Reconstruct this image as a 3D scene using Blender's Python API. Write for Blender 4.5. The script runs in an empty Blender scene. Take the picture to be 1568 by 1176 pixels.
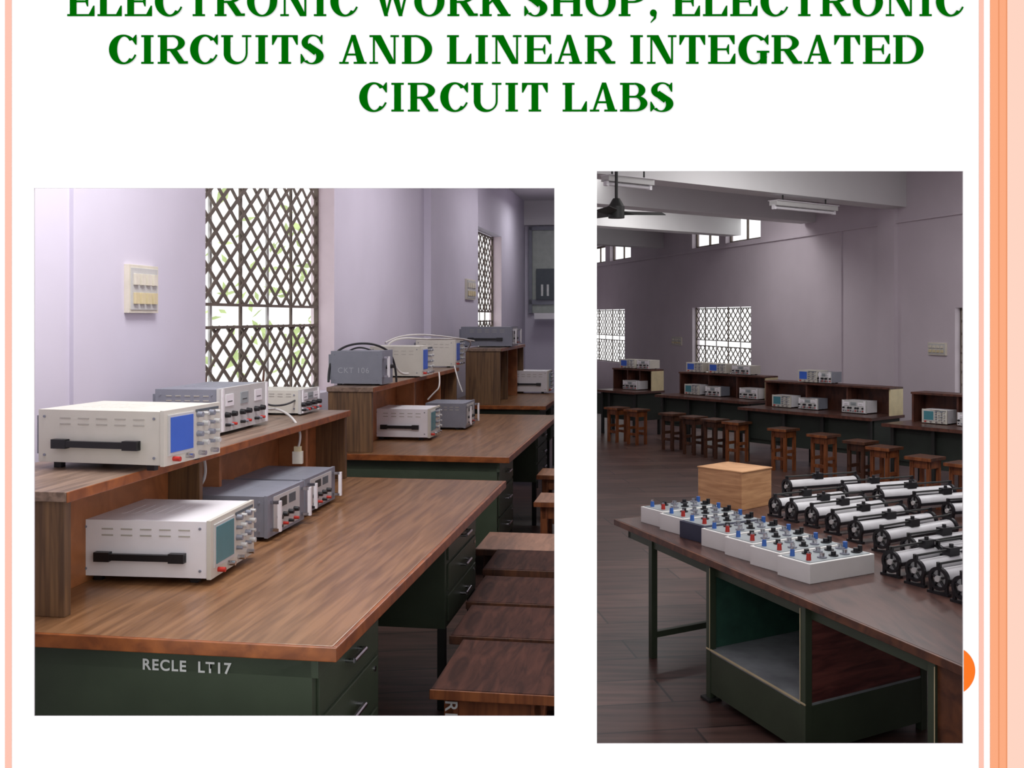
import bpy, math, random
from mathutils import Matrix, Vector
random.seed(4)
F=1616.0; CU=784.0; H=485.0; HC=1.7
WB=1.25
scn=bpy.context.scene
scn.view_settings.view_transform='Standard'
scn.view_settings.look='None'
# ---------------------------------------------------------------- helpers
def lin(c):
    r=[]
    for v in c:
        v=v/255.0
        r.append(v/12.92 if v<=0.04045 else ((v+0.055)/1.055)**2.4)
    return (r[0],r[1],r[2],1)
def newmat(name):
    m=bpy.data.materials.new(name); m.use_nodes=True
    return m,m.node_tree,m.node_tree.nodes['Principled BSDF']
def mat(name,c,rough=0.5,metal=0.0,var=0.08,scale=12.0,bump=0.0,spec=0.5,k=1.0):
    m,nt,b=newmat(name)
    col=lin(c); col=tuple(x*k for x in col[:3])+(1,)
    tc=nt.nodes.new('ShaderNodeTexCoord'); n=nt.nodes.new('ShaderNodeTexNoise')
    n.inputs['Scale'].default_value=scale; n.inputs['Detail'].default_value=4
    nt.links.new(tc.outputs['Object'],n.inputs['Vector'])
    r=nt.nodes.new('ShaderNodeValToRGB')
    r.color_ramp.elements[0].position=0.3; r.color_ramp.elements[1].position=0.7
    r.color_ramp.elements[0].color=tuple(x*(1-var) for x in col[:3])+(1,)
    r.color_ramp.elements[1].color=tuple(min(1,x*(1+var)) for x in col[:3])+(1,)
    nt.links.new(n.outputs['Fac'],r.inputs['Fac']); nt.links.new(r.outputs['Color'],b.inputs['Base Color'])
    b.inputs['Roughness'].default_value=rough; b.inputs['Metallic'].default_value=metal
    b.inputs['Specular IOR Level'].default_value=spec
    if bump>0:
        bp=nt.nodes.new('ShaderNodeBump'); bp.inputs['Strength'].default_value=bump; bp.inputs['Distance'].default_value=0.01
        nt.links.new(n.outputs['Fac'],bp.inputs['Height']); nt.links.new(bp.outputs['Normal'],b.inputs['Normal'])
    return m
def wood(name,c1,c2,sc=(30,1.5,30),rough=0.35,spec=0.5):
    m,nt,b=newmat(name)
    tc=nt.nodes.new('ShaderNodeTexCoord'); mp=nt.nodes.new('ShaderNodeMapping'); mp.inputs['Scale'].default_value=sc
    n=nt.nodes.new('ShaderNodeTexNoise'); n.inputs['Scale'].default_value=1.6; n.inputs['Detail'].default_value=7; n.inputs['Distortion'].default_value=0.8
    r=nt.nodes.new('ShaderNodeValToRGB'); r.color_ramp.elements[0].position=0.36; r.color_ramp.elements[1].position=0.64
    r.color_ramp.elements[0].color=lin(c1); r.color_ramp.elements[1].color=lin(c2)
    nt.links.new(tc.outputs['Object'],mp.inputs['Vector']); nt.links.new(mp.outputs['Vector'],n.inputs['Vector'])
    nt.links.new(n.outputs['Fac'],r.inputs['Fac']); nt.links.new(r.outputs['Color'],b.inputs['Base Color'])
    b.inputs['Roughness'].default_value=rough; b.inputs['Specular IOR Level'].default_value=spec
    return m
class MB:
    def __init__(s): s.v=[];s.f=[];s.m=[];s.fm=[];s.sm=[]
    def mi(s,m):
        if m not in s.m: s.m.append(m)
        return s.m.index(m)
    def add(s,vs,fs,m,smooth=False):
        o=len(s.v); s.v+=[tuple(p) for p in vs]; k=s.mi(m)
        for f in fs: s.f.append([o+i for i in f]); s.fm.append(k); s.sm.append(smooth)
    def box(s,x0,x1,y0,y1,z0,z1,m):
        vs=[(x0,y0,z0),(x1,y0,z0),(x1,y1,z0),(x0,y1,z0),(x0,y0,z1),(x1,y0,z1),(x1,y1,z1),(x0,y1,z1)]
        s.add(vs,[(0,3,2,1),(4,5,6,7),(0,1,5,4),(1,2,6,5),(2,3,7,6),(3,0,4,7)],m)
    def prism(s,p,z0,z1,m):
        n=len(p); vs=[(a,b,z0) for a,b in p]+[(a,b,z1) for a,b in p]
        fs=[tuple(range(n-1,-1,-1)),tuple(range(n,2*n))]+[(i,(i+1)%n,n+(i+1)%n,n+i) for i in range(n)]
        s.add(vs,fs,m)
    def cyl(s,p0,p1,r,m,n=14,r2=None):
        p0=Vector(p0);p1=Vector(p1); r2=r if r2 is None else r2
        ax=(p1-p0).normalized(); u=ax.orthogonal().normalized(); w=ax.cross(u)
        a=[];b=[]
        for i in range(n):
            t=2*math.pi*i/n; d=u*math.cos(t)+w*math.sin(t); a.append(p0+d*r); b.append(p1+d*r2)
        s.add(a+b,[(i,(i+1)%n,n+(i+1)%n,n+i) for i in range(n)],m,True)
        s.add(a,[tuple(range(n-1,-1,-1))],m); s.add(b,[tuple(range(n))],m)
    def annulus(s,c,ax,ro,ri,th,m,n=28):
        c=Vector(c);ax=Vector(ax).normalized();u=ax.orthogonal().normalized();w=ax.cross(u)
        vs=[]
        for i in range(n):
            t=2*math.pi*i/n; d=u*math.cos(t)+w*math.sin(t)
            vs+=[c+d*ro-ax*th/2,c+d*ro+ax*th/2,c+d*ri+ax*th/2,c+d*ri-ax*th/2]
        fs=[]
        for i in range(n):
            a=4*i;b=4*((i+1)%n)
            for k in range(4): fs.append((a+k,b+k,b+(k+1)%4,a+(k+1)%4))
        s.add(vs,fs,m)
    def build(s,name,loc=(0,0,0),yaw=0.0,S=1.0,bevel=0.0,mesh=None):
        if mesh is None:
            mesh=bpy.data.meshes.new(name); mesh.from_pydata([(a*S,b*S,c*S) for a,b,c in s.v],[],s.f)
            for m in s.m: mesh.materials.append(m)
            mesh.polygons.foreach_set('material_index',s.fm); mesh.polygons.foreach_set('use_smooth',s.sm)
            mesh.update()
        o=bpy.data.objects.new(name,mesh); scn.collection.objects.link(o)
        o.location=loc; o.rotation_euler=(0,0,yaw)
        if bevel>0:
            b=o.modifiers.new('bevel','BEVEL'); b.width=bevel; b.segments=2; b.limit_method='ANGLE'; b.angle_limit=1.0
        return o
def inst(name,mesh,loc,yaw):
    o=bpy.data.objects.new(name,mesh); scn.collection.objects.link(o); o.location=loc; o.rotation_euler=(0,0,yaw); return o
def bp(u,v,z):
    d=F*(HC-z)/(v-H); return ((u-CU)/F*d,d)
def curve(name,pts,r,m):
    c=bpy.data.curves.new(name,'CURVE'); c.dimensions='3D'; c.bevel_depth=r; c.bevel_resolution=2
    sp=c.splines.new('NURBS'); sp.points.add(len(pts)-1)
    for i,p in enumerate(pts): sp.points[i].co=(p[0],p[1],p[2],1)
    sp.use_endpoint_u=True; sp.order_u=3
    c.materials.append(m); o=bpy.data.objects.new(name,c); scn.collection.objects.link(o); return o
def text(body,size,m,parent,loc,rz=0,bold=.012):
    c=bpy.data.curves.new('label','FONT'); c.body=body; c.size=size; c.space_character=1.15; c.offset=size*bold
    c.materials.append(m); o=bpy.data.objects.new('stencil_label',c); scn.collection.objects.link(o)
    o.parent=parent; o.location=loc; o.rotation_euler=(math.pi/2,0,rz); return o
# ---------------------------------------------------------------- materials
M_white=mat('panel_white',(255,255,255),0.9,var=0.0,spec=0.0,k=0.86)
M_salm=mat('stripe_salmon',(255,198,180),0.9,var=0.0,spec=0.0,k=0.8)
M_or=mat('stripe_orange',(253,172,130),0.9,var=0.0,spec=0.0,k=0.8)
M_or2=mat('stripe_deep_orange',(236,150,104),0.9,var=0.0,spec=0.0,k=0.8)
M_peach=mat('stripe_peach',(255,214,196),0.9,var=0.0,spec=0.0,k=0.8)
M_disc=mat('disc_orange',(254,122,40),0.9,var=0.0,spec=0.0,k=0.8)
M_green=mat('lettering_green',(0,102,4),0.9,var=0.0,spec=0.0,k=0.85)
M_wall1=mat('paint_lavender',(212,207,222),0.7,var=0.03,scale=2)
M_wall2=mat('paint_mauve',(206,196,204),0.8,var=0.04,scale=1.5)
M_back=mat('panel_back',(190,185,190),0.8)
M_ceil=mat('ceiling_paint',(210,208,212),0.8,var=0.04,scale=1)
M_beam=mat('beam_paint',(222,222,222),0.8,var=0.04,scale=1)
M_top1=wood('desk_laminate',(110,76,48),(148,108,74),(22,1.3,22),0.28)
M_edge=wood('desk_edge_band',(116,60,24),(156,88,40),(8,8,8),0.35)
M_edge2=wood('table_edge_band',(70,40,26),(110,66,40),(8,8,8),0.4)
M_shw=wood('shelf_side_wood',(84,60,40),(124,92,60),(26,26,1.4),0.5)
M_sht=wood('shelf_top_wood',(108,88,74),(146,122,104),(24,1.4,24),0.4)
M_pan=wood('shelf_panel_wood',(140,86,48),(170,108,64),(5,5,5),0.5)
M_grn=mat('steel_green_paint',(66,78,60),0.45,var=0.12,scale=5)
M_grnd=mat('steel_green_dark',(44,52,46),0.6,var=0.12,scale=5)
M_grn2=mat('steel_green_inside',(52,92,78),0.6,var=0.3,scale=9)
M_dark=mat('dark_steel',(40,42,40),0.5)
M_chr=mat('chrome',(200,200,205),0.2,metal=1.0)
M_ivo=mat('instrument_ivory',(206,203,192),0.45,var=0.03)
M_wht=mat('instrument_white',(236,234,238),0.4,var=0.02)
M_gry=mat('instrument_gray',(132,135,146),0.45,var=0.05)
M_gpan=mat('panel_light_gray',(196,196,194),0.45,var=0.03)
M_blk=mat('black_plastic',(24,24,28),0.4)
M_red=mat('red_plastic',(190,50,40),0.35)
M_blu=mat('blue_plastic',(60,110,190),0.35)
M_scb=mat('screen_blue',(56,100,200),0.25,var=0.04)
M_sct=mat('screen_teal',(70,130,140),0.25,var=0.04)
M_slot=mat('vent_slot',(176,172,164),0.6)
M_lat=mat('lattice_iron',(104,92,82),0.6,var=0.2)
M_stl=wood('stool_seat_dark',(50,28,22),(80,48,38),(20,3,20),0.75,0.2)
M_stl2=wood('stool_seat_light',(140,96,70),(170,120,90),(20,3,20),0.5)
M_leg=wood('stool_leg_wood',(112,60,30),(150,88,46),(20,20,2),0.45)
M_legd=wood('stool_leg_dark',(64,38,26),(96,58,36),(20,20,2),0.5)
M_cab=mat('cable_white',(205,202,198),0.5)
M_cabk=mat('cable_black',(40,40,44),0.5)
M_crm=mat('cream_laminate',(214,200,160),0.5)
M_lbl=mat('stencil_white',(225,228,225),0.8)
M_lblg=mat('stencil_gray',(176,178,186),0.8)
M_leaf=mat('leaf_green',(200,222,150),0.6,var=0.3,scale=3)
M_plas=mat('plaster_reveal',(248,232,240),0.8,var=0.02)
M_tab2=wood('lab_table_top',(64,44,40),(94,66,58),(14,2,14),0.3)
M_dkw=wood('dark_shelf_wood',(66,38,30),(98,58,44),(10,10,3),0.5)
M_redw=wood('red_wood_panel',(88,44,42),(134,76,68),(3,3,24),0.4)
M_ply=wood('plywood',(180,132,90),(210,162,116),(3,3,26),0.6)
M_cem=mat('cement_shelf',(150,158,160),0.8,var=0.25,scale=7)
M_sil=mat('resistance_tube',(206,206,208),0.4,metal=0.1)
M_boxw=mat('box_white',(232,232,228),0.5,var=0.02)
M_boxp=mat('box_panel_gray',(150,158,160),0.4)
M_navy=mat('box_navy',(52,56,76),0.5)
M_swt=mat('switch_ivory',(222,216,200),0.5)
M_dcab=mat('cabinet_slate',(80,88,94),0.5)
M_pale=mat('pale_glass',(176,184,176),0.3)
# floor
M_floor,nt,b=newmat('floor_planks')
tc=nt.nodes.new('ShaderNodeTexCoord'); mp=nt.nodes.new('ShaderNodeMapping'); mp.inputs['Rotation'].default_value=(0,0,-0.15)
br=nt.nodes.new('ShaderNodeTexBrick'); br.inputs['Scale'].default_value=1.0; br.inputs['Brick Width'].default_value=1.4; br.inputs['Row Height'].default_value=0.3
br.inputs['Mortar Size'].default_value=0.006
br.inputs['Color1'].default_value=lin((108,84,76)); br.inputs['Color2'].default_value=lin((84,64,58)); br.inputs['Mortar'].default_value=lin((46,36,34))
nz=nt.nodes.new('ShaderNodeTexNoise'); mp2=nt.nodes.new('ShaderNodeMapping'); mp2.inputs['Scale'].default_value=(1.5,14,1); nz.inputs['Scale'].default_value=1.5; nz.inputs['Detail'].default_value=6
mx=nt.nodes.new('ShaderNodeMixRGB'); mx.blend_type='MULTIPLY'; mx.inputs['Fac'].default_value=0.8
rp=nt.nodes.new('ShaderNodeValToRGB'); rp.color_ramp.elements[0].color=(0.4,0.38,0.38,1); rp.color_ramp.elements[1].color=(1.2,1.1,1.1,1); rp.color_ramp.elements[0].position=.35; rp.color_ramp.elements[1].position=.65
nt.links.new(tc.outputs['Object'],mp.inputs['Vector']); nt.links.new(mp.outputs['Vector'],br.inputs['Vector'])
nt.links.new(tc.outputs['Object'],mp2.inputs['Vector']); nt.links.new(mp2.outputs['Vector'],nz.inputs['Vector']); nt.links.new(nz.outputs['Fac'],rp.inputs['Fac'])
nt.links.new(br.outputs['Color'],mx.inputs['Color1']); nt.links.new(rp.outputs['Color'],mx.inputs['Color2']); nt.links.new(mx.outputs['Color'],b.inputs['Base Color'])
b.inputs['Roughness'].default_value=0.34
# ---------------------------------------------------------------- front display wall
YB=2.6
def wx(u): return (u-CU)/F*YB
def wz(v): return HC-(v-H)/F*YB
def holes_wall(mb,a0,a1,z0,z1,holes,fn):
    A=sorted(set([a0,a1]+[h[0] for h in holes]+[h[1] for h in holes]))
    Z=sorted(set([z0,z1]+[h[2] for h in holes]+[h[3] for h in holes]))
    for i in range(len(A)-1):
        for j in range(len(Z)-1):
            ca=(A[i]+A[i+1])/2; cz=(Z[j]+Z[j+1])/2
            if any(h[0]<ca<h[1] and h[2]<cz<h[3] for h in holes): continue
            fn(A[i],A[i+1],Z[j],Z[j+1])
mb=MB()
hl=[(wx(52),wx(849),wz(1097),wz(288)),(wx(914),wx(1475),wz(1139),wz(262))]
def f1(a,b_,c,d):
    mb.box(a,b_,YB,YB+0.002,c,d,M_white); mb.box(a,b_,YB+0.002,YB+0.005,c,d,M_back)
holes_wall(mb,-2.1,7.15,0,3.6,hl,f1)
WF=mb.build('wall_front')
mb=MB()
def stripe(u0,u1,m,y=0.0015):
    mb.box(wx(u0),wx(u1),YB-y,YB-0.0002,0,3.6,m)
stripe(8,18,M_salm); stripe(1499,1506,M_salm)
stripe(1516,1528,M_or); stripe(1528,1530,M_or2); stripe(1530,1540,M_or); stripe(1540,1542,M_or2)
stripe(1542,1640,M_peach)
mb.build('trim_1')
mb=MB()
cx,cz,r=wx(1455),wz(1027),38/F*YB
pts=[]
a0=math.acos((wx(1475.5)-cx)/r)
for i in range(25):
    t=-a0+2*a0*i/24; pts.append((cx+r*math.cos(t),YB-0.0012,cz+r*math.sin(t)))
mb.add(pts,[tuple(range(len(pts)))],M_disc)
mb.build('disc_ornament').parent=WF
# lettering ------------------------------------------------------
TS=.235; TH=.07
class G:
    def __init__(s): s.q=[]
    def R(s,x0,y0,x1,y1): s.q.append([(x0,y0),(x1,y0),(x1,y1),(x0,y1)])
    def P(s,*p): s.q.append(list(p))
    def ring(s,o,i,a0,a1,n=28):
        for k in range(n):
            t0=math.radians(a0+(a1-a0)*k/n); t1=math.radians(a0+(a1-a0)*(k+1)/n)
            f=lambda e,t:(e[0]+e[2]*math.cos(t),e[1]+e[3]*math.sin(t))
            s.q.append([f(o,t0),f(o,t1),f(i,t1),f(i,t0)])
    def stem(s,x,w=None,e=.09):
        w=TS if w is None else w
        s.R(x,0,x+w,1); s.R(x-e,0,x+w+e,TH); s.R(x-e,1-TH,x+w+e,1)
def glyph(c,w):
    g=G(); l=.05; r=w-.05
    if c=='I': g.stem(w/2-TS/2,e=.1)
    elif c=='H':
        g.stem(l+.09); g.stem(r-.09-TS); g.R(l+.2,.47,r-.2,.47+TH)
    elif c in 'EL':
        g.stem(l+.09)
        g.R(l+.2,0,r,TH); g.P((r,0),(r,.36),(r-.045,.36),(r-.2,TH),(r-.2,0))
        if c=='E':
            g.R(l+.2,1-TH,r-.03,1); g.P((r-.03,1),(r-.03,.68),(r-.075,.68),(r-.22,1-TH),(r-.22,1))
            g.R(l+.2,.47,r-.25,.47+TH); g.P((r-.22,.33),(r-.22,.68),(r-.26,.68),(r-.33,.505),(r-.26,.33))
    elif c=='T':
        g.R(w/2-TS/2,0,w/2+TS/2,1); g.R(w/2-TS/2-.1,0,w/2+TS/2+.1,TH); g.R(l,1-TH,r,1)
        g.P((l,1),(l,.66),(l+.045,.66),(l+.19,1-TH),(l+.19,1)); g.P((r,1),(r,.66),(r-.045,.66),(r-.19,1-TH),(r-.19,1))
    elif c in 'PRB':
        g.stem(l+.09); x=l+.5; rr=r if c=='P' else r-.08
        if c=='B': rr=r-.07
        yb=.45 if c!='B' else .48
        cy=(1+yb)/2; ry=(1-yb)/2
        g.R(l+.2,1-TH,x,1); g.R(l+.2,yb,x,yb+TH)
        g.ring((x,cy,rr-x,ry),(x,cy,rr-x-TS,ry-TH),-90,90)
        if c=='B':
            x2=x+.02; ry=(yb+TH)/2
            g.R(l+.2,0,x2,TH); g.ring((x2,ry,r-x2,ry),(x2,ry,r-x2-TS-.01,ry-TH),-90,90)
        if c=='R':
            g.P((x-.12,yb+TH),(x+.14,yb+TH),(r-.08,.06),(r-.3,.02)); g.P((r-.32,0),(r+.03,0),(r+.03,.09),(r-.1,.09))
    elif c=='D':
        g.stem(l+.09); x=l+.45; g.R(l+.2,1-TH,x,1); g.R(l+.2,0,x,TH)
        g.ring((x,.5,r-x,.5),(x,.5,r-x-TS-.02,.5-TH),-90,90)
    elif c=='O':
        cx=w/2; g.ring((cx,.5,cx-l,.52),(cx,.5,cx-l-TS-.02,.52-TH*.9),0,360,44)
    elif c in 'CG':
        cx=w/2+.01; rx=cx-l
        g.ring((cx,.5,rx,.52),(cx+.03,.5,rx-TS-.02,.52-TH),42,(318 if c=='C' else 300),36)
        g.P((r-.05,1.01),(r-.01,1.01),(r-.01,.66),(r-.05,.66),(r-.18,.84))
        if c=='C': g.ring((cx,.5,rx,.52),(cx,.5,rx-.07,.46),300,338,8)
        else:
            g.ring((cx,.5,rx,.52),(cx+.03,.5,rx-TS-.02,.52-TH),300,330,6)
            g.R(r-.3,.0,r-.07,.44); g.R(r-.42,.38,r+.02,.38+TH)
    elif c=='N':
        g.R(l+.12,0,l+.12+TH,1); g.R(l,0,l+.3,TH); g.R(l,1-TH,l+.3,1)
        g.P((l+.1,1),(l+.4,1),(r-.12,0),(r-.34,0)); g.R(r-.12-TH,0,r-.12,1); g.R(r-.3,1-TH,r,1)
    elif c=='A':
        m=w/2; g.P((m-.05,1.01),(m+.06,1.01),(l+.2,TH),(l+.11,TH)); g.P((m-.06,1.01),(m+.09,1.01),(r-.07,TH),(r-.33,TH))
        g.R(l,0,l+.33,TH); g.R(r-.45,0,r,TH); g.R(l+.27,.29,r-.3,.29+TH)
    elif c=='W':
        x0=l+.08; a=w*.34; b2=w*.7; m=w*.53
        g.P((x0,1),(x0+.26,1),(a+.08,0),(a-.05,0)); g.P((a-.03,0),(a+.05,0),(m+.04,1),(m-.05,1))
        g.P((m-.15,1),(m+.11,1),(b2+.07,0),(b2-.06,0)); g.P((b2-.03,0),(b2+.05,0),(r-.08,1),(r-.17,1))
        g.R(l-.03,1-TH,l+.44,1); g.R(m-.24,1-TH,m+.2,1); g.R(r-.27,1-TH,r+.03,1)
    elif c=='K':
        g.stem(l+.09); g.P((l+.3,.36),(l+.3,.46),(r-.2,1-TH),(r-.11,1-TH)); g.R(r-.36,1-TH,r,1)
        g.P((l+.42,.52),(l+.63,.66),(r-.02,TH),(r-.3,TH)); g.R(r-.42,0,r+.04,TH)
    elif c=='S':
        cx=w/2; rx=(r-l)/2-.02
        g.ring((cx-.01,.74,rx-.02,.28),(cx+.03,.76,rx-.2,.20),35,245,24)
        g.ring((cx,.27,rx,.29),(cx-.04,.25,rx-.22,.215),-145,65,24)
        g.P((cx-rx*.55,.515),(cx-rx*.1,.68),(cx+rx*.6,.5),(cx+rx*.15,.30))
        g.P((cx-rx*.85,.6),(cx-rx*.2,.72),(cx+rx*.3,.47),(cx-rx*.2,.46))
        g.P((r-.1,1),(r-.06,1),(r-.06,.68),(r-.1,.68),(r-.2,.86)); g.P((l+.04,0),(l,0),(l,.34),(l+.04,.34),(l+.16,.14))
    elif c=='U':
        xa=l+.09; g.R(xa,.36,xa+TS,1); g.R(xa-.09,1-TH,xa+TS+.09,1); xr=r-.13; g.R(xr-TH,.36,xr,1); g.R(xr-.2,1-TH,xr+.13,1)
        o=((xa+xr)/2,.36,(xr-xa)/2,.38); i=((xa+TS+xr-TH)/2,.36,(xr-TH-xa-TS)/2,.29); g.ring(o,i,180,360,24)
    elif c==',':
        g.ring((w/2,.11,.12,.12),(w/2,.11,.001,.001),0,360,18); g.P((w/2+.02,.1),(w/2+.12,.11),(w/2+.09,-.08),(w/2-.09,-.24),(w/2-.1,-.2),(w/2+.01,-.06))
    return g.q
ADV=dict(A=.759,B=.76,C=.778,D=.833,E=.759,G=.833,H=.87,I=.444,K=.815,L=.685,N=.815,O=.833,P=.759,R=.815,S=.667,T=.722,U=.833,W=1.03)
ADV[' ']=.3; ADV[',']=.3
tm=MB()
def line(s,u0,u1,vt,vb):
    tot=sum(ADV[c]/.722 for c in s); sx=(u1-u0)/tot; sy=(vb-vt); x=0
    for c in s:
        w=ADV[c]/.722
        if c!=' ':
            for j,q in enumerate(glyph(c,w)):
                ar=sum(q[i][0]*q[(i+1)%len(q)][1]-q[(i+1)%len(q)][0]*q[i][1] for i in range(len(q)))
                if ar<0: q=q[::-1]
                pts=[(wx(u0+(x+a)*sx),YB-0.0012-j*0.00004,wz(vb-b_*sy)) for a,b_ in q]
                tm.add(pts,[tuple(range(len(pts)))],M_green)
        x+=w
line('ELECTRONIC WORK SHOP, ELECTRONIC',101,1478,-20,25)
line('CIRCUITS AND LINEAR INTEGRATED',165,1416,54,98)
line('CIRCUIT LABS',548,1034,127,171)
tm.build('title_lettering').parent=WF
# ---------------------------------------------------------------- shells
S1=1.172; E1=(.1505,.9886); E2=(.9886,-.1505); O1=(-.398,2.39); YAW1=-math.atan2(.1505,.9886)
def R1(t,s): return (S1*(O1[0]+t*E2[0]+s*E1[0]),S1*(O1[1]+t*E2[1]+s*E1[1]))
Q=(4.917,11.5); WD=(-.239,.971)
yawR=math.atan2(-WD[0],WD[1])
def Q2(y,x=0): return (Q[0]+WD[0]*y+WD[1]*x, Q[1]+WD[1]*y-WD[0]*x)
poly=[R1(-1.45,-.42),R1(-1.45,12.6),(1.2,17.9),(1.6,25.9),Q2(14.6,.2),Q2(-9.25,.2)]
mb=MB(); mb.prism(poly,-0.1,0,M_floor); mb.build('floor')
mb=MB(); mb.prism(poly,3.6,3.7,M_ceil); mb.build('ceiling')
CZ=3.6/S1
mb=MB(); LH=[(2.13,3.94,1.0,2.42),(8.62,10.34,1.05,2.42)]
holes_wall(mb,-.36,12.55,0,CZ,LH,lambda a,b_,c,d: mb.box(-1.45,-1.3,a,b_,c,d,M_wall1))
for (a,b_,c,d) in LH: mb.box(-1.449,-1.301,b_-.004,b_,c,d,M_plas)
mb.box(-1.3,-1.24,6.3,8.45,0,CZ,M_wall1)
mb.box(-1.3,-1.285,1.06,1.075,0,CZ,M_wall1)
mb.build('wall_left',loc=R1(0,0)+(0,),yaw=YAW1,S=S1)
def lattice(mb,x,a,b_,z0,z1,cw,ch,w=.017,th=.006,m=M_lat):
    sl=ch/cw; n=int((b_-a)/cw+(z1-z0)/ch)+2
    for sg in (1,-1):
        for k in range(-n,n+1):
            zc=z0+k*ch
            y_at=lambda z:(z-zc)/(sg*sl)+a
            ys=sorted([y_at(z0),y_at(z1)]); ya=max(a,ys[0]); yb=min(b_,ys[1])
            if yb-ya<.01: continue
            za=zc+sg*sl*(ya-a); zb=zc+sg*sl*(yb-a)
            L=math.hypot(yb-ya,zb-za); ny=-(zb-za)/L*w/2; nz_=(yb-ya)/L*w/2
            xo=x+(th if sg==1 else 0)
            vs=[(xo,ya+ny,za+nz_),(xo,yb+ny,zb+nz_),(xo,yb-ny,zb-nz_),(xo,ya-ny,za-nz_)]
            vs+=[(p[0]+th,p[1],p[2]) for p in vs]
            mb.add(vs,[(0,1,2,3),(7,6,5,4),(0,4,5,1),(1,5,6,2),(2,6,7,3),(3,7,4,0)],m)
def latwin(name,a,b_,z0,z1,zg0,zg1,loc,yaw,S,x,cw=.14,ch=.1,w=.017):
    mb=MB()
    lattice(mb,x,a+.02,b_-.02,z0+.02,zg0,cw,ch,w); lattice(mb,x,a+.02,b_-.02,zg1,z1-.02,cw,ch,w)
    t=.012
    for z in (z0+.01,zg0,zg1,z1-.02): mb.box(x-.005,x+.02,a+.001,b_-.001,z-t/2-.002,z+t/2,M_lat)
    for y in (a+.002,b_-.02): mb.box(x-.005,x+.02,y,y+.018,z0+.002,z1-.002,M_lat)
    n=5
    for i in range(1,n):
        y=a+(b_-a)*i/n; mb.box(x-.03,x-.02,y-.012,y+.012,z0+.002,z1-.002,M_gpan if i%2 else M_lat)
    return mb.build(name,loc=loc,yaw=yaw,S=S)
latwin('window_1',2.13,3.94,1.0,2.42,1.40,1.51,R1(0,0)+(0,),YAW1,S1,-1.42,.17,.118,.020)
latwin('window_2',8.62,10.34,1.05,2.42,1.40,1.51,R1(0,0)+(0,),YAW1,S1,-1.42,.2,.13,.026)
mb=MB(); mb.box(-1.45,-.52,12.4,12.55,0,CZ,M_wall1); mb.box(-1.3,-.6,12.3,12.4,2.73,CZ,M_beam)
mb.build('wall_end',loc=R1(0,0)+(0,),yaw=YAW1,S=S1)
mb=MB()
mb.box(-1.24,-.62,12.36,12.399,1.5,2.71,M_pale); mb.box(-1.24,-1.19,12.33,12.37,1.5,2.71,M_gry); mb.box(-1.24,-.62,12.33,12.37,2.66,2.71,M_gry); mb.box(-1.24,-.62,12.33,12.37,1.62,1.69,M_gry)
mb.box(-1.13,-.62,12.3,12.36,1.69,2.12,M_dcab); mb.box(-1.06,-1.03,12.295,12.3,1.74,1.9,M_lbl); mb.box(-.98,-.95,12.295,12.3,1.74,1.9,M_lbl)
mb.box(-1.13,-.62,12.1,12.3,1.42,1.5,M_wht)
mb.build('window_3',loc=R1(0,0)+(0,),yaw=YAW1,S=S1)
mb=MB()
def px(y,o): return .06*y+o
mb.prism([(px(2.61,-.028),2.61),(px(2.61,.028),2.61),(px(25.7,.03),25.7),(px(25.7,-.03),25.7)],0,3.6,M_wall2)
mb.build('wall_partition')
mb=MB(); RH=[(5.04,7.29,.72,1.86),(10.76,13.0,.72,1.86),(-2.2,.14,.72,1.80),(6.2,7.3,2.9,3.32),(4.72,5.95,2.9,3.32),(10.4,11.7,2.9,3.28),(12.0,13.2,2.9,3.28)]
holes_wall(mb,-9.2,14.3,0,3.6,RH,lambda a,b_,c,d: mb.box(0,.14,a,b_,c,d,M_wall2))
mb.box(-.03,0,-9.2,14.2,2.82,2.85,M_wall2)
mb.box(-.02,0,2.42,2.46,0,2.82,M_wall2); mb.box(-.05,0,1.2,1.55,0,3.6,M_wall2)
mb.build('wall_right',loc=Q+(0,),yaw=yawR)
for i,(a,b_) in enumerate([(5.04,7.29),(10.76,13.0),(-2.2,.14)]):
    latwin('window_%d'%(4+i),a,b_,.72,1.86 if i<2 else 1.80,1.20,1.30,Q+(0,),yawR,1.0,.07,cw=.17,ch=.14,w=.018)
mb=MB()
for (a,b_,t) in [(6.2,7.3,3.32),(4.72,5.95,3.32),(10.4,11.7,3.28),(12.0,13.2,3.28)]:
    for y in (a+.002,(a+b_)/2-.015,b_-.032): mb.box(.08,.11,y,y+.03,2.902,t-.002,M_lat)
    mb.box(.08,.11,a+.002,b_-.002,t-.04,t-.002,M_lat); mb.box(.08,.11,a+.002,b_-.002,2.902,2.93,M_lat)
mb.build('window_7',loc=Q+(0,),yaw=yawR)
mb=MB()
for k,L in ((.095,4.95),(.26,4.15),(.45,3.2),(.7,2.0)):
    x,y=Q[0]-2.997*k,Q[1]+12.19*k; d=(-.8,-.6); n=(-.6*.15,.8*.15)
    p=[(x+n[0],y+n[1]),(x-n[0],y-n[1]),(x-n[0]+d[0]*L,y-n[1]+d[1]*L),(x+n[0]+d[0]*L,y+n[1]+d[1]*L)]
    mb.prism(p,3.0,3.6,M_beam)
mb.build('trim_2')
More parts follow.
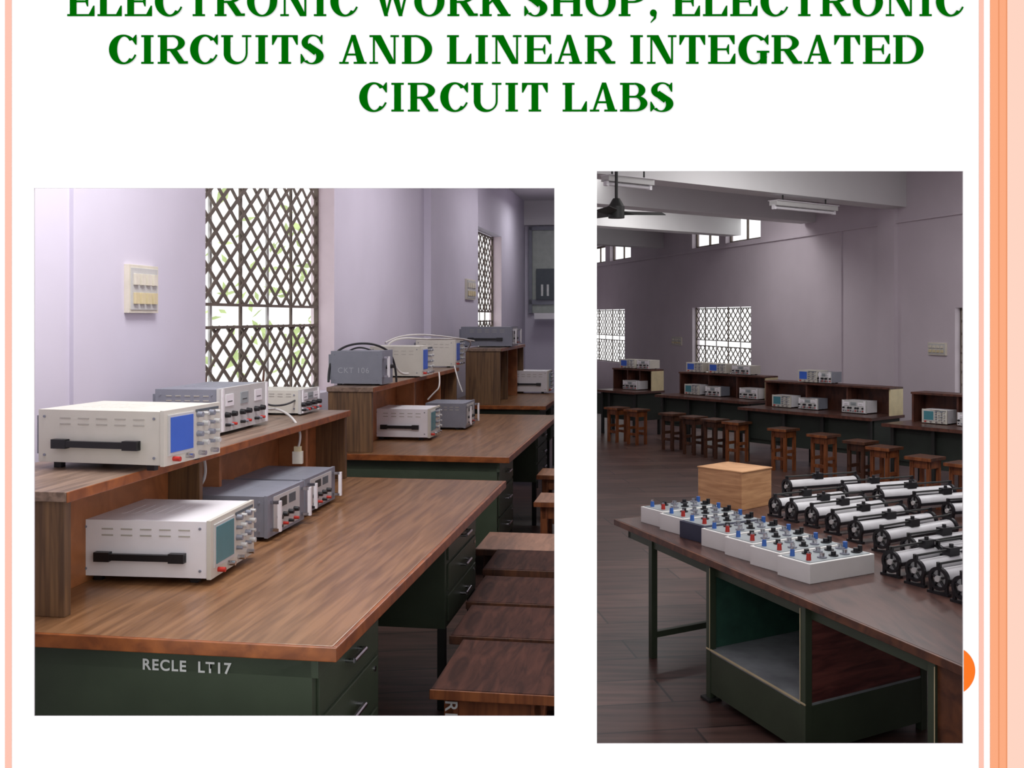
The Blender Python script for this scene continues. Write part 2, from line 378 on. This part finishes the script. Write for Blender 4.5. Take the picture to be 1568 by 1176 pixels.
def tube(name,u,v,z,L):
    d=F*(HC-z)/(v-H); x=(u-CU)/F*d
    mb=MB(); mb.box(-L/2,L/2,-.05,.05,0,.05,M_gpan); mb.box(-L/2,L/2,-.07,.07,.05,.055,M_wht); mb.cyl((-L/2+.02,0,-.02),(L/2-.02,0,-.02),.017,M_wht)
    mb.box(-L/2,-L/2+.03,-.02,.02,-.04,.01,M_wht); mb.box(L/2-.03,L/2,-.02,.02,-.04,.01,M_wht)
    for xx in (-L*.35,L*.35): mb.cyl((xx,0,.05),(xx,0,3.6-z),.008,M_dark)
    return mb.build(name,loc=(x,d,z),yaw=math.atan2(.6,.8))
tube('tube_light',1232,319,2.88,1.05); tube('tube_light',962,281,2.88,.55)
fx,fy=.9,9.1; mb=MB()
mb.cyl((0,0,.06),(0,0,1.0),.014,M_dark); mb.cyl((0,0,-.05),(0,0,.05),.07,M_dark,20); mb.cyl((0,0,.05),(0,0,.12),.07,M_dark,20,.03); mb.cyl((0,0,.85),(0,0,1.0),.03,M_dark,16,.07)
for a in (8,128,248):
    a=math.radians(a); c,s_=math.cos(a),math.sin(a); P=[]
    for rr,w in ((.06,.02),(.15,.05),(.42,.065)): P.append((rr,w))
    vs=[]
    for rr,w in P: vs+= [(rr*c-w*s_,rr*s_+w*c,.014),(rr*c+w*s_,rr*s_-w*c,-.02)]
    vs+=[(p[0],p[1],p[2]-.006) for p in vs]
    mb.add(vs,[(0,1,3,2),(2,3,5,4),(6,8,9,7),(8,10,11,9),(0,2,8,6),(2,4,10,8),(1,7,9,3),(3,9,11,5),(4,5,11,10)],M_dark)
mb.build('ceiling_fan',loc=(fx,fy,2.6))
mb=MB()
for i in range(340):
    c=Vector((random.uniform(-3.6,-2.4),random.choice((3.2,3.6,4.4,7.5,8))+random.gauss(0,.45),random.uniform(.6,1.3)+random.random()**2*1.5))
    a=Vector((random.uniform(-1,1),random.uniform(-1,1),random.uniform(-1,1))).normalized(); b_=a.orthogonal().normalized(); L=random.uniform(.05,.11)
    mb.add([c-a*L,c+b_*L*.4,c+a*L,c-b_*L*.4],[(0,1,2,3)],M_leaf)
for y in (3,4.2,5.4,6.6,8): mb.cyl((-2.9,y,0),(-2.9,y+.2,1.0),.03,M_legd,8,.01)
mb.build('garden_shrub',loc=R1(0,0)+(0,),yaw=YAW1,S=S1)
# ---------------------------------------------------------------- instruments
def knob(mb,y,z,r,m,x=0.0,L=.014): mb.cyl((x,y,z),(x+L,y,z),r,m,12,r*.85)
def instrument(name,xy,z0,yaw,w,d,h,kind,body,S,screen=M_scb,foot=.02,handle=True,vents=True,label=None):
    mb=MB()
    mb.box(-d,0,0,w,0,h,body)
    fb=M_ivo if kind in('scope',) else (M_gpan if kind=='psu' else M_gry)
    mb.box(0,.012,-.003,w+.003,-.003,h+.003,fb)
    X=.012
    for (a,b_) in ((-.05,.04),(-d+.04,.04),(-.05,w-.04),(-d+.04,w-.04)):
        mb.box(a-.012,a+.012,b_-.01,b_+.01,-foot,0,M_blk)
    mb.box(-d-.02,-d,.02,.05,.02,h-.02,M_gry); mb.box(-d-.02,-d,w-.05,w-.02,.02,h-.02,M_gry)
    for y,sg in ((0,-1),(w,1)):
        ya,yb=sorted((y,y+sg*.0015))
        if vents:
            for row in (.72,.83):
                for k in range(5):
                    x=-d*.82+k*d*.15; mb.box(x,x+d*.09,ya,yb,h*row,h*row+.004,M_slot)
        if handle:
            y1,y2=sorted((y+sg*.006,y+sg*.02)); zc=h*.36
            mb.box(-d*.86,-d*.16,y1,y2,zc-.009,zc+.009,M_blk)
            y1b,y2b=sorted((y,y+sg*.021))
            mb.box(-d*.86,-d*.74,y1b,y2b,zc-.013,zc+.013,M_blk); mb.box(-d*.28,-d*.16,y1b,y2b,zc-.013,zc+.013,M_blk)
    for cx_,cz_ in ((-.02,.02),(-.02,h-.02),(-d+.02,.02),(-d+.02,h-.02)): mb.cyl((cx_,-.003,cz_),(cx_,0,cz_),.004,M_gry,8)
    for k in range(6): mb.box(-d*.8+k*.03,-d*.8+k*.03+.012,w*.3,w*.7,h,h+.0005,body)
    if kind=='scope':
        mb.box(X,X+.004,w*.05,w*.50,h*.16,h*.93,M_gpan); mb.box(X+.004,X+.006,w*.08,w*.47,h*.22,h*.88,screen)
        for iy in range(4):
            for iz in range(4):
                knob(mb,w*(.58+iy*.11),h*(.28+iz*.19),.009 if (iy+iz)%2 else .006,M_gpan if iy%2 else M_gry,X,.018)
        for iy in range(4): mb.cyl((X,w*(.15+iy*.23),h*.09),(X+.022,w*(.15+iy*.23),h*.09),.007,M_red if iy==0 else M_chr,10)
        mb.box(X,X+.002,w*.54,w*.97,h*.9,h*.95,M_dcab)
    elif kind=='psu':
        for iy in range(3):
            y=w*(.18+iy*.3); mb.box(X,X+.003,y-.035,y+.035,h*.58,h*.86,M_wht if iy!=1 else M_boxp); mb.box(X+.003,X+.004,y-.02,y+.02,h*.68,h*.7,M_dark)
            for q in (-.03,.03): knob(mb,y+q,h*.38,.011,M_blk,X,.018)
            for q,m in ((-.03,M_blk),(0,M_gry),(.03,M_red)): knob(mb,y+q,h*.14,.006,m,X,.018)
        for y in (.01,w-.025): mb.box(X,X+.006,y,y+.015,.0,h,M_wht)
    elif kind=='gray':
        for y in (.02,w-.03):
            mb.box(X,X+.03,y,y+.012,h*.12,h*.2,M_chr); mb.box(X,X+.03,y,y+.012,h*.8,h*.88,M_chr); mb.box(X+.025,X+.037,y,y+.012,h*.12,h*.88,M_wht)
        mb.box(X,X+.002,w*.14,w*.86,h*.06,h*.94,M_gpan)
        mb.box(X+.002,X+.004,w*.3,w*.48,h*.62,h*.85,M_dark); mb.box(X+.002,X+.004,w*.55,w*.73,h*.62,h*.85,M_dcab)
        for iy in range(4): knob(mb,w*(.25+iy*.15),h*.4,.009,M_blk,X,.02); knob(mb,w*(.25+iy*.15),h*.17,.006,M_red if iy%2 else M_blk,X,.02)
    elif kind=='box':
        for y in (.02,):
            mb.box(X,X+.03,y,y+.02,h*.2,h*.26,M_chr); mb.box(X,X+.03,y,y+.02,h*.78,h*.84,M_chr); mb.box(X+.024,X+.036,y,y+.02,h*.2,h*.84,M_wht)
        for iy in range(3): knob(mb,w*(.4+iy*.2),h*.5,.012,M_blk,X,.02)
    o=mb.build(name,loc=(xy[0],xy[1],z0),yaw=yaw,S=S,bevel=.002)
    if label: text(label,h*.24*S,M_lblg,o,(-d*.86*S,-.002*S,h*.33*S),bold=0.0)
    return o
def I1(name,u,v,z,a,w,d,h,kind,body,**k):
    return instrument(name,bp(u,v,z*S1),z*S1,-math.radians(a),w,d,h,kind,body,S1,**k)
I1('oscilloscope',246,713,1.035,13,.31,.39,.15,'scope',M_ivo)
I1('oscilloscope',317,886,.72,6,.34,.375,.158,'scope',M_wht,screen=M_sct)
I1('power_supply_unit',332,662,1.03,9,.45,.24,.155,'psu',M_gry,foot=.015,handle=False)
I1('function_generator',457,633,1.025,9,.24,.26,.10,'psu',M_ivo,foot=.01,handle=False)
I1('power_supply_unit',405,823,.715,9,.34,.34,.135,'gray',M_gry,foot=.015,handle=False)
I1('power_supply_unit',463,786,.715,9,.34,.30,.125,'gray',M_gry,foot=.015,handle=False)
I1('signal_generator',582,588,1.07,9,.22,.29,.185,'box',M_gry,foot=.01,handle=False,vents=False,label='CKT 106')
I1('oscilloscope',643,576,1.07,9,.3,.33,.19,'scope',M_ivo,foot=.01,handle=False)
I1('oscilloscope',695,561,1.07,9,.3,.3,.2,'scope',M_ivo,foot=.01,handle=False)
I1('oscilloscope',655,670,.72,9,.28,.34,.17,'scope',M_wht,screen=M_sct)
I1('power_supply_unit',710,655,.715,9,.32,.26,.16,'gray',M_gry,foot=.015,handle=False)
I1('signal_generator',782,530,1.19,9,.35,.45,.17,'gray',M_gry,foot=.01)
I1('oscilloscope',838,600,.72,9,.3,.38,.2,'scope',M_wht,screen=M_sct)
# ---------------------------------------------------------------- desks room 1
def desk(name,t,s,Ln,Wd,sf,sd,st,s0,s1,peds,gaps,label=None):
    mb=MB(); T=.70
    mb.box(-Wd,-.012,.012,Ln-.012,.672,T,M_top1)
    mb.box(-Wd,0,0,.012,.667,T-.0005,M_edge); mb.box(-.012,0,0.012,Ln,.667,T-.0005,M_edge); mb.box(-Wd,-.012,Ln-.012,Ln,.667,T-.0005,M_edge)
    mb.box(-Wd+.03,-.06,.05,Ln-.05,.61,.672,M_grn)
    for i,(a,b_) in enumerate(peds):
        x1=-.075; zb=.20 if i==0 else .30
        mb.box(-Wd+.05 if i==0 else -.62,x1,a,b_,zb,.66,M_grn)
        for k in range(3):
            z0=zb+.02+k*(.64-zb)/3; hh=(.64-zb)/3-.015; mb.box(x1,x1+.008,a+.03,b_-.03,z0,z0+hh,M_grn)
            yc=(a+b_)/2; mb.cyl((x1+.03,yc-.05,z0+hh/2),(x1+.03,yc+.05,z0+hh/2),.007,M_chr,8)
            for q in (-.05,.05): mb.cyl((x1,yc+q,z0+hh/2),(x1+.03,yc+q,z0+hh/2),.006,M_chr,8)
            mb.cyl((x1+.008,b_-.07,z0+hh*.8),(x1+.012,b_-.07,z0+hh*.8),.008,M_chr,8)
        for (x,y) in ((x1-.03,a+.0),(x1-.03,b_-.03),(-.6,a),(-.6,b_-.03)): mb.box(x,x+.03,y,y+.03,0,zb,M_dark)
        if i==0:
            for y in (a,): mb.box(-Wd+.06,-Wd+.1,y,y+.04,0,.2,M_dark)
    mb.box(sf-sd,sf,s0,s0+.03,T,st-.025,M_shw); mb.box(sf-sd,sf,s1-.03,s1,T,st-.025,M_shw)
    mb.box(sf-sd-.005,sf+.012,s0-.012,s1+.005,st-.025,st,M_sht); mb.box(sf+.012,sf+.016,s0-.012,s1+.005,st-.027,st,M_edge)
    xb=sf-min(.14,sd-.05)
    cuts=[s0+.03]+[g for gg in gaps for g in gg]+[s1-.03]
    for i in range(0,len(cuts),2): mb.box(xb-.015,xb,cuts[i],cuts[i+1],T,st-.025,M_pan)
    for gg in gaps:
        mb.box(xb-.02,sf-.03,gg[0]-.025,gg[0],T,st-.025,M_shw); mb.box(xb-.02,sf-.08,gg[1],gg[1]+.02,T,st-.025,M_pan)
    n=3
    for k in range(1,n):
        y=s0+(s1-s0)*(k+.35)/n
        if all(not(g[0]-.05<y<g[1]+.05) for g in gaps): mb.box(xb,sf-.02,y,y+.025,T,st-.025,M_pan)
    o=mb.build(name,loc=R1(t,s)+(0,),yaw=YAW1,S=S1,bevel=.0025)
    if label: text(label,.036*S1,M_lbl,o,(-.495*S1,.047*S1,.612*S1),bold=.025)
    return o
desk('laboratory_desk',0,0,2.47,1.16,-.746,.38,1.015,.13,2.44,[(.05,.61),(1.5,2.1)],[(.98,1.22)],'RECLE  LT17')
desk('laboratory_desk',-.11,3.27,2.45,1.1,-.78,.25,1.06,.07,2.4,[(.05,.61),(1.7,2.3)],[(1.2,1.4)])
desk('laboratory_desk',-.3,6.5,1.55,.9,-.4,.3,1.18,.07,1.5,[(.05,.6),(.9,1.45)],[(.7,.8)])
def stool(name,xy,z,w,d,yaw,seat,leg,S,lt=.04):
    mb=MB()
    mb.box(0,w,0,d,z-.028,z,seat); mb.box(-.004,w+.004,-.004,0,z-.03,z-.002,leg)
    a=.03
    for x in (a,w-a-lt):
        for y in (a,d-a-lt): mb.box(x,x+lt,y,y+lt,0,z-.028,leg)
    for y in (a+.008,d-a-lt+.008):
        mb.box(a,w-a,y,y+.022,z-.1,z-.028,leg); mb.box(a,w-a,y,y+.022,.12,.155,leg)
    for x in (a+.008,w-a-lt+.008):
        mb.box(x,x+.022,a,d-a,z-.1,z-.028,leg); mb.box(x,x+.022,a,d-a,.2,.235,leg)
    return mb.build(name,loc=(xy[0],xy[1],0),yaw=yaw,S=S,bevel=.003)
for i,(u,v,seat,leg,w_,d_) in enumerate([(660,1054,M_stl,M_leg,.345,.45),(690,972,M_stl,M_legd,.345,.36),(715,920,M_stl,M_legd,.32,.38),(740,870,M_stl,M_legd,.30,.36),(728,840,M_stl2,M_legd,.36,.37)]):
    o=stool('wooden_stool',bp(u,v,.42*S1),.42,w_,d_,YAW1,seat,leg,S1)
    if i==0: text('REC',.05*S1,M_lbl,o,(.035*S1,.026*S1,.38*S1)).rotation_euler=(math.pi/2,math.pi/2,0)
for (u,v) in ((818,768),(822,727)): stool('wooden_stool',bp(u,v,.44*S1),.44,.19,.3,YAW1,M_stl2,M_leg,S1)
def switchboard(name,loc,yaw,w,h,S,rows=2,cols=4):
    mb=MB(); mb.box(0,.02,0,w,0,h,M_swt); mb.box(.02,.024,.012,w-.012,.012,h-.012,M_gpan)
    for r_ in range(rows):
        for c in range(cols):
            y=.02+(w-.04)*(c+.15)/cols; z=.02+(h-.04)*(r_+.2)/rows; mb.box(.024,.034,y,y+(w-.04)/cols*.65,z,z+(h-.04)/rows*.6,M_swt if r_ else M_crm)
    mb.build(name,loc=loc,yaw=yaw,S=S,bevel=.001)
a=R1(-1.3,1.425); switchboard('switch_board',(a[0],a[1],1.465*S1),YAW1,.23,.185,S1)
a=R1(-1.24,7.75); switchboard('switch_board',(a[0],a[1],1.62*S1),YAW1,.45,.2,S1)
def pd(u,v,d): return ((u-CU)/F*d,d,HC-(v-H)/F*d)
D=S1
curve('power_cable',[pd(400,600,4.9*D),pd(405,628,4.6*D),pd(425,625,4.5*D),pd(450,640,4.35*D),pd(463,668,4.3*D),pd(456,687,4.3*D)],.006,M_cab)
curve('power_cable',[pd(392,592,4.6*D),pd(398,620,4.5*D),pd(440,622,4.5*D),pd(470,600,4.9*D),pd(480,590,5.0*D)],.005,M_cabk)
mb=MB(); mb.box(-.02,.02,-.012,.012,-.05,0,M_swt); mb.box(-.014,.014,-.01,.01,0,.02,M_crm); mb.build('cable_plug',loc=pd(456,691,4.3*D),yaw=0,S=D)
curve('power_cable',[pd(292,700,3.62*D),pd(300,712,3.62*D),pd(290,740,3.62*D),pd(302,752,3.62*D),pd(318,725,3.62*D),pd(312,700,3.62*D)],.006,M_cab)
curve('power_cable',[pd(298,706,3.66*D),pd(292,722,3.66*D),pd(306,745,3.66*D),pd(310,765,3.66*D)],.006,M_cab)
curve('power_cable',[pd(592,532,7*D),pd(600,516,7*D),pd(660,520,7.2*D),pd(715,518,8*D),pd(724,528,8.3*D),pd(705,545,8.4*D)],.008,M_cab)
curve('power_cable',[pd(590,525,6.6*D),pd(612,511,6.8*D),pd(680,514,7.4*D),pd(726,522,8*D)],.006,M_cab)
curve('power_cable',[pd(503,585,6.0*D),pd(503,550,6.05*D),pd(530,527,6.1*D),pd(575,525,6.2*D),pd(606,545,6.3*D),pd(607,585,6.3*D)],.008,M_cabk)
curve('power_cable',[pd(512,560,6.1*D),pd(530,535,6.15*D),pd(565,530,6.2*D),pd(600,555,6.3*D)],.006,M_cabk)
curve('power_cable',[pd(672,570,7.0*D),pd(675,592,6.9*D),pd(664,602,6.9*D),pd(655,612,6.9*D)],.006,M_cab)
curve('power_cable',[pd(696,560,7.6*D),pd(700,580,7.5*D),pd(708,600,7.5*D)],.006,M_cab)
curve('power_cable',[pd(606,560,6.4*D),pd(612,575,6.4*D),pd(625,572,6.5*D)],.008,M_cab)
# ---------------------------------------------------------------- room 2 foreground table
ZT=.6375
P0=Vector(bp(940,795,ZT)); e=Vector((.336,-.942)); f=Vector((.866,.5))
def tp(L,W): p=e*L+f*W; return (p.x,p.y)
def quadp(L0,L1,W0,W1): return [tp(L0,W0),tp(L1,W0),tp(L1,W1),tp(L0,W1)]
mb=MB()
LT=2.88; WT=1.65
mb.prism(quadp(0.012,LT,0.012,WT),ZT-.028,ZT,M_tab2)
mb.prism(quadp(0,LT,0,.012),ZT-.03,ZT-.0005,M_edge2); mb.prism(quadp(0,.012,.012,WT),ZT-.03,ZT-.0005,M_edge2)
mb.prism(quadp(.06,LT-.05,.06,.09),ZT-.09,ZT-.028,M_grn); mb.prism(quadp(.06,.09,.06,WT-.05),ZT-.09,ZT-.028,M_grn)
mb.prism(quadp(.06,LT-.05,WT-.09,WT-.06),ZT-.09,ZT-.028,M_grn)
p=.035
mb.prism(quadp(.31,.31+p,.05,.05+p),0,ZT-.028,M_grn); mb.prism(quadp(.31,.31+p,WT-.1,WT-.1+p),0,ZT-.028,M_grn)
mb.prism(quadp(.31,.34,.05,WT-.1),.1,.13,M_grn)
def ped(L0,L1,W0,W1,side,front):
    for (a,b_) in ((L0,W0),(L1-p,W0),(L0,W1-p),(L1-p,W1-p)): mb.prism(quadp(a,a+p,b_,b_+p),0,ZT-.028,M_grn)
    mb.prism(quadp(L0+.002,L1-.002,W0+.004,W1-.004),.035,.215,M_grn)
    mb.prism(quadp(L0+.004,L1-.004,W0+.002,W1-.006),.215,.225,M_cem)
    mb.prism(quadp(L0+p,L1-p,W1-.03,W1-.02),.225,ZT-.028,M_grn2)
    mb.prism(quadp(L0+.005,L0+.02,W0+p,W1-p),.225,ZT-.028,M_grn2)
    mb.prism(quadp(L1-.02,L1-.006,W0+p,W1-p),.225,ZT-.028,side)
    mb.prism(quadp(L0,L1,W0-.002,W0+.006),.222,.23,M_crm); mb.prism(quadp(L1-p,L1-p+.004,W0-.003,W0),.225,ZT-.05,M_crm); mb.prism(quadp(L0+p-.004,L0+p,W0-.003,W0),.225,ZT-.05,M_crm)
    if front: mb.prism(quadp(L0+p,L1-p,W0+.01,W0+.02),.225,ZT-.028,front)
    mb.prism(quadp(L0-.02,L0+p+.02,W0-.02,W0+p+.02),0,.012,M_dark)
ped(.905,1.645,.03,.72,M_redw,None)
ped(2.30,2.84,.03,.72,M_redw,M_edge2)
mb.build('laboratory_table',loc=(P0.x,P0.y,0),bevel=.002)
yawF=math.atan2(.5,.866); yawB=yawF
def rbox(bodymat):
    mb=MB(); Lx,Ly,h=.37,.18,.08
    mb.box(0,Lx,0,Ly,0,h,bodymat); mb.box(.012,Lx-.012,.012,Ly-.012,h,h+.003,M_boxp)
    for i,(x,m) in enumerate(((.04,M_red),(.04,M_blu))):
        y=.045+.09*i; mb.cyl((x,y,h),(x,y,h+.03),.011,m,10,.009); mb.cyl((x,y,h+.03),(x,y,h+.038),.006,M_chr,8)
    for i in range(4):
        for j in range(2):
            x=.12+i*.065; y=.05+j*.085; mb.cyl((x,y,h),(x,y,h+.008),.02,M_blk if (i+j)%2 else M_gry,12); mb.cyl((x,y,h+.008),(x,y,h+.022),.011,M_blk if (i+j)%2 else M_chr,10)
    for i in range(2): mb.cyl((Lx-.03,.05+.08*i,h),(Lx-.03,.05+.08*i,h+.03),.01,M_blu if i else M_blk,10)
    return mb
base=None
A=Vector(bp(990,799,ZT)); B=Vector(bp(1240,895,ZT))
for i in range(7):
    q=A.lerp(B,(i+ .85)/6.85)
    if i==2: rbox(M_navy).build('resistance_box',loc=(q.x,q.y,ZT),yaw=yawB,bevel=.002)
    elif base is None: base=rbox(M_boxw).build('resistance_box',loc=(q.x,q.y,ZT),yaw=yawB,bevel=.002)
    else:
        o=inst('resistance_box',base.data,(q.x,q.y,ZT),yawB); bb=o.modifiers.new('bevel','BEVEL'); bb.width=.002; bb.limit_method='ANGLE'
q=bp(1136,782,ZT); mb=MB(); w,dp_,h=.28,.30,.205
mb.box(0,w,0,.012,0,h,M_ply); mb.box(0,w,dp_-.012,dp_,0,h,M_ply); mb.box(0,.012,.012,dp_-.012,0,h,M_ply); mb.box(w-.012,w,.012,dp_-.012,0,h,M_ply)
mb.box(.012,w-.012,.012,dp_-.012,0,.01,M_ply); mb.box(-.004,w+.004,-.004,dp_+.004,h,h+.008,M_ply)
mb.build('plywood_box',loc=(q[0],q[1],ZT),yaw=math.radians(42),bevel=.002)
# rheostats
mb=MB(); R=.045; zc=.06; LR=.5
for x in (0,LR):
    mb.annulus((x,0,zc),(1,0,0),R,R-.012,.014,M_blk)
    for k in range(5):
        a=2*math.pi*k/5+.3; mb.cyl((x,0,zc),(x,(R-.01)*math.cos(a),zc+(R-.01)*math.sin(a)),.005,M_blk,6)
    mb.cyl((x-.012,0,zc),(x+.008,0,zc),.012,M_gpan,12)
    mb.box(x-.006,x+.006,-.04,-.028,0,zc-.02,M_blk); mb.box(x-.006,x+.006,.028,.04,0,zc-.02,M_blk); mb.box(x-.01,x+.01,-.048,.048,0,.01,M_blk)
    mb.box(x-.006,x+.006,-.008,.008,zc+R-.008,zc+R+.018,M_blk)
mb.cyl((.012,0,zc),(LR-.012,0,zc),.036,M_sil,24)
mb.box(.01,LR-.01,-.044,-.036,zc-.012,zc+.002,M_blk)
mb.cyl((-.01,0,zc+R+.012),(LR+.01,0,zc+R+.012),.005,M_dark,8)
mb.box(.19,.25,-.018,.018,zc+.034,zc+R+.022,M_blk); mb.cyl((.22,0,zc+R+.02),(.22,0,zc+R+.035),.009,M_blk,10)
rh=None
centres=[(1187,774),(1212,781),(1243,789),(1275,799),(1310,811),(1350,825),(1392,838),(1365,860),(1402,873),(1438,886),(1474,900),(1436,850),(1478,860),
         (1205,745),(1290,752),(1345,760),(1400,770),(1452,782)]
for i,(u,v) in enumerate(centres):
    q=bp(u,v,ZT+zc); yw=yawF+math.radians(random.uniform(-3,3))-(0.15 if i>=13 else 0)
    if rh is None: rh=mb.build('rheostat',loc=(q[0],q[1],ZT),yaw=yw)
    else: inst('rheostat',rh.data,(q[0],q[1],ZT),yw)
# ---------------------------------------------------------------- room 2 background desks
a_=Vector((.62,-.785)); b2=Vector((.785,.62)); yawD=math.atan2(-.785,.62)
def rowdesk(u,v,L,dp=.62,x0=0):
    q=bp(u,v,ZT); mb=MB()
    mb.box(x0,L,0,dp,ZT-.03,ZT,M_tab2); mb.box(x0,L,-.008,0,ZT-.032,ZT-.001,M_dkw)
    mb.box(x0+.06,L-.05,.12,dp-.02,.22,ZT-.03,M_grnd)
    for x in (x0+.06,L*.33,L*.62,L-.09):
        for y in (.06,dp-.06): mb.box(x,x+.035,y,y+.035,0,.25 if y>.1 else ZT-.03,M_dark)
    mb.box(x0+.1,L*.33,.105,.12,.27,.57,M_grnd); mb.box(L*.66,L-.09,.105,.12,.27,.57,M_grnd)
    y0=dp-.24; t=.94; xs=max(x0,.12); xe=L-.04
    mb.box(xs,xe,dp-.02,dp,ZT,t,M_dkw); mb.box(xs-.02,xe+.02,y0-.02,dp,t-.02,t,M_dkw); mb.box(xs-.02,xs,y0,dp,ZT,t-.02,M_dkw)
    mb.box(xe,xe+.02,y0,dp,ZT,t-.02,M_crm)
    for k in (1,2): x=xs+(xe-xs)*k/3; mb.box(x,x+.02,y0+.02,dp,ZT,t-.02,M_dkw)
    mb.build('laboratory_desk',loc=(q[0],q[1],0),yaw=yawD)
    return Vector(q)
def put(q,x,y,z,name,w,d,h,kind,body,scr=M_scb):
    p_=q+a_*x+b2*y; instrument(name,(p_.x,p_.y),z+.012,yawD-math.pi/2,w,d,h,kind,body,1.0,screen=scr,foot=.012,vents=False,handle=False)
qC=rowdesk(1130,623,1.78); qB=rowdesk(1003,604,1.6); qD=rowdesk(1350,648,1.5); qA=rowdesk(860,592,1.55,x0=.75)
for q in (qC,qB,qD):
    put(q,.25,.33,ZT,'oscilloscope',.26,.18,.13,'scope',M_wht,M_sct); put(q,.62,.33,ZT,'power_supply_unit',.26,.18,.12,'psu',M_gry)
    if q!=qD: put(q,1.2,.33,ZT,'oscilloscope',.3,.2,.13,'psu',M_wht)
put(qC,.55,.42,.94,'oscilloscope',.26,.2,.13,'scope',M_ivo); put(qC,.83,.42,.94,'oscilloscope',.16,.2,.12,'psu',M_gry)
put(qB,.2,.42,.94,'oscilloscope',.3,.2,.12,'scope',M_ivo); put(qB,.6,.42,.94,'oscilloscope',.3,.2,.12,'scope',M_ivo); put(qB,1.0,.42,.94,'oscilloscope',.3,.2,.11,'psu',M_ivo)
put(qA,.85,.42,.94,'oscilloscope',.3,.2,.12,'scope',M_ivo); put(qA,1.2,.42,.94,'power_supply_unit',.25,.2,.12,'psu',M_ivo)
put(qA,1.0,.33,ZT,'oscilloscope',.3,.2,.12,'psu',M_wht)
put(qD,1.0,.33,ZT,'oscilloscope',.3,.2,.13,'psu',M_wht); put(qD,.9,.42,.94,'oscilloscope',.3,.2,.12,'scope',M_ivo)
for (u,v) in [(1008,632),(1040,637),(925,623),(955,626),(1175,655),(1235,664),(1105,645),(1072,641),(1385,698),(1325,683),(1445,708),(1290,674)]:
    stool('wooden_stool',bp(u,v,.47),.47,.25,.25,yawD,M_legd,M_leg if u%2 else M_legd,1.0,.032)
def sb2(u,v,w,h):
    k=(Q[0]-(u-CU)/F*Q[1])/(2.997+(u-CU)/F*12.19); x,y=Q[0]-2.997*k,Q[1]+12.19*k
    switchboard('switch_board',(x,y,HC-(v-H)/F*y),yawR+math.pi,w,h,1.0)
sb2(1423,543,.32,.14); sb2(1030,528,.45,.15)
# ---------------------------------------------------------------- lights
w=bpy.data.worlds.new('World'); scn.world=w; w.use_nodes=True
bg=w.node_tree.nodes['Background']; bg.inputs['Color'].default_value=(1,1,1,1); bg.inputs['Strength'].default_value=WB
def area(name,loc,sx,sy,en,col=(1,1,1),rot=(0,0,0)):
    l=bpy.data.lights.new(name,'AREA'); l.shape='RECTANGLE'; l.size=sx; l.size_y=sy; l.energy=en; l.color=col
    o=bpy.data.objects.new(name,l); scn.collection.objects.link(o); o.location=loc; o.rotation_euler=rot
def point_light(name,loc,en,col=(1,1,1),r=.2):
    l=bpy.data.lights.new(name,'POINT'); l.shadow_soft_size=r; l.energy=en; l.color=col
    o=bpy.data.objects.new(name,l); scn.collection.objects.link(o); o.location=loc
area('ceiling_fill',R1(-.5,.7)+(3.4,),.8,1.4,58,(1,.99,.98))  # overhead fill added for the first room, unseen and without a fixture
area('ceiling_fill',R1(-.05,4.4)+(3.4,),.5,1.8,36,(1,.99,.98))
area('ceiling_fill',R1(-.2,8.0)+(3.4,),.6,1.8,30,(1,.99,.98))
area('ceiling_fill',R1(-.75,10.8)+(3.4,),.4,.8,8)  # added fill to brighten the dark end wall
area('ceiling_fill',(2.0,5.2,3.4),1.6,.6,46,(1,.98,.97))  # unseen area lights over the second room, standing in for its tube lights
area('ceiling_fill',(3.0,9.5,3.5),1.6,.6,38,(1,.98,.97))
area('ceiling_fill',(2.4,14.6,3.5),1.6,.6,30,(1,.98,.97))
point_light('point_fill',(1.2,3.9,2.75),25); point_light('point_fill',(4.3,7.0,2.5),26); point_light('point_fill',(2.3,6.0,2.9),34)  # point lights added out of view to lift the ceiling and the table
# ---------------------------------------------------------------- camera
cam=bpy.data.cameras.new('camera'); co=bpy.data.objects.new('camera',cam); scn.collection.objects.link(co)
co.location=(0,0,HC); co.rotation_euler=(math.pi/2,0,0)
cam.sensor_width=36; cam.lens=36*F/1568; cam.shift_y=-(588-H)/1568; cam.clip_end=200
scn.camera=co
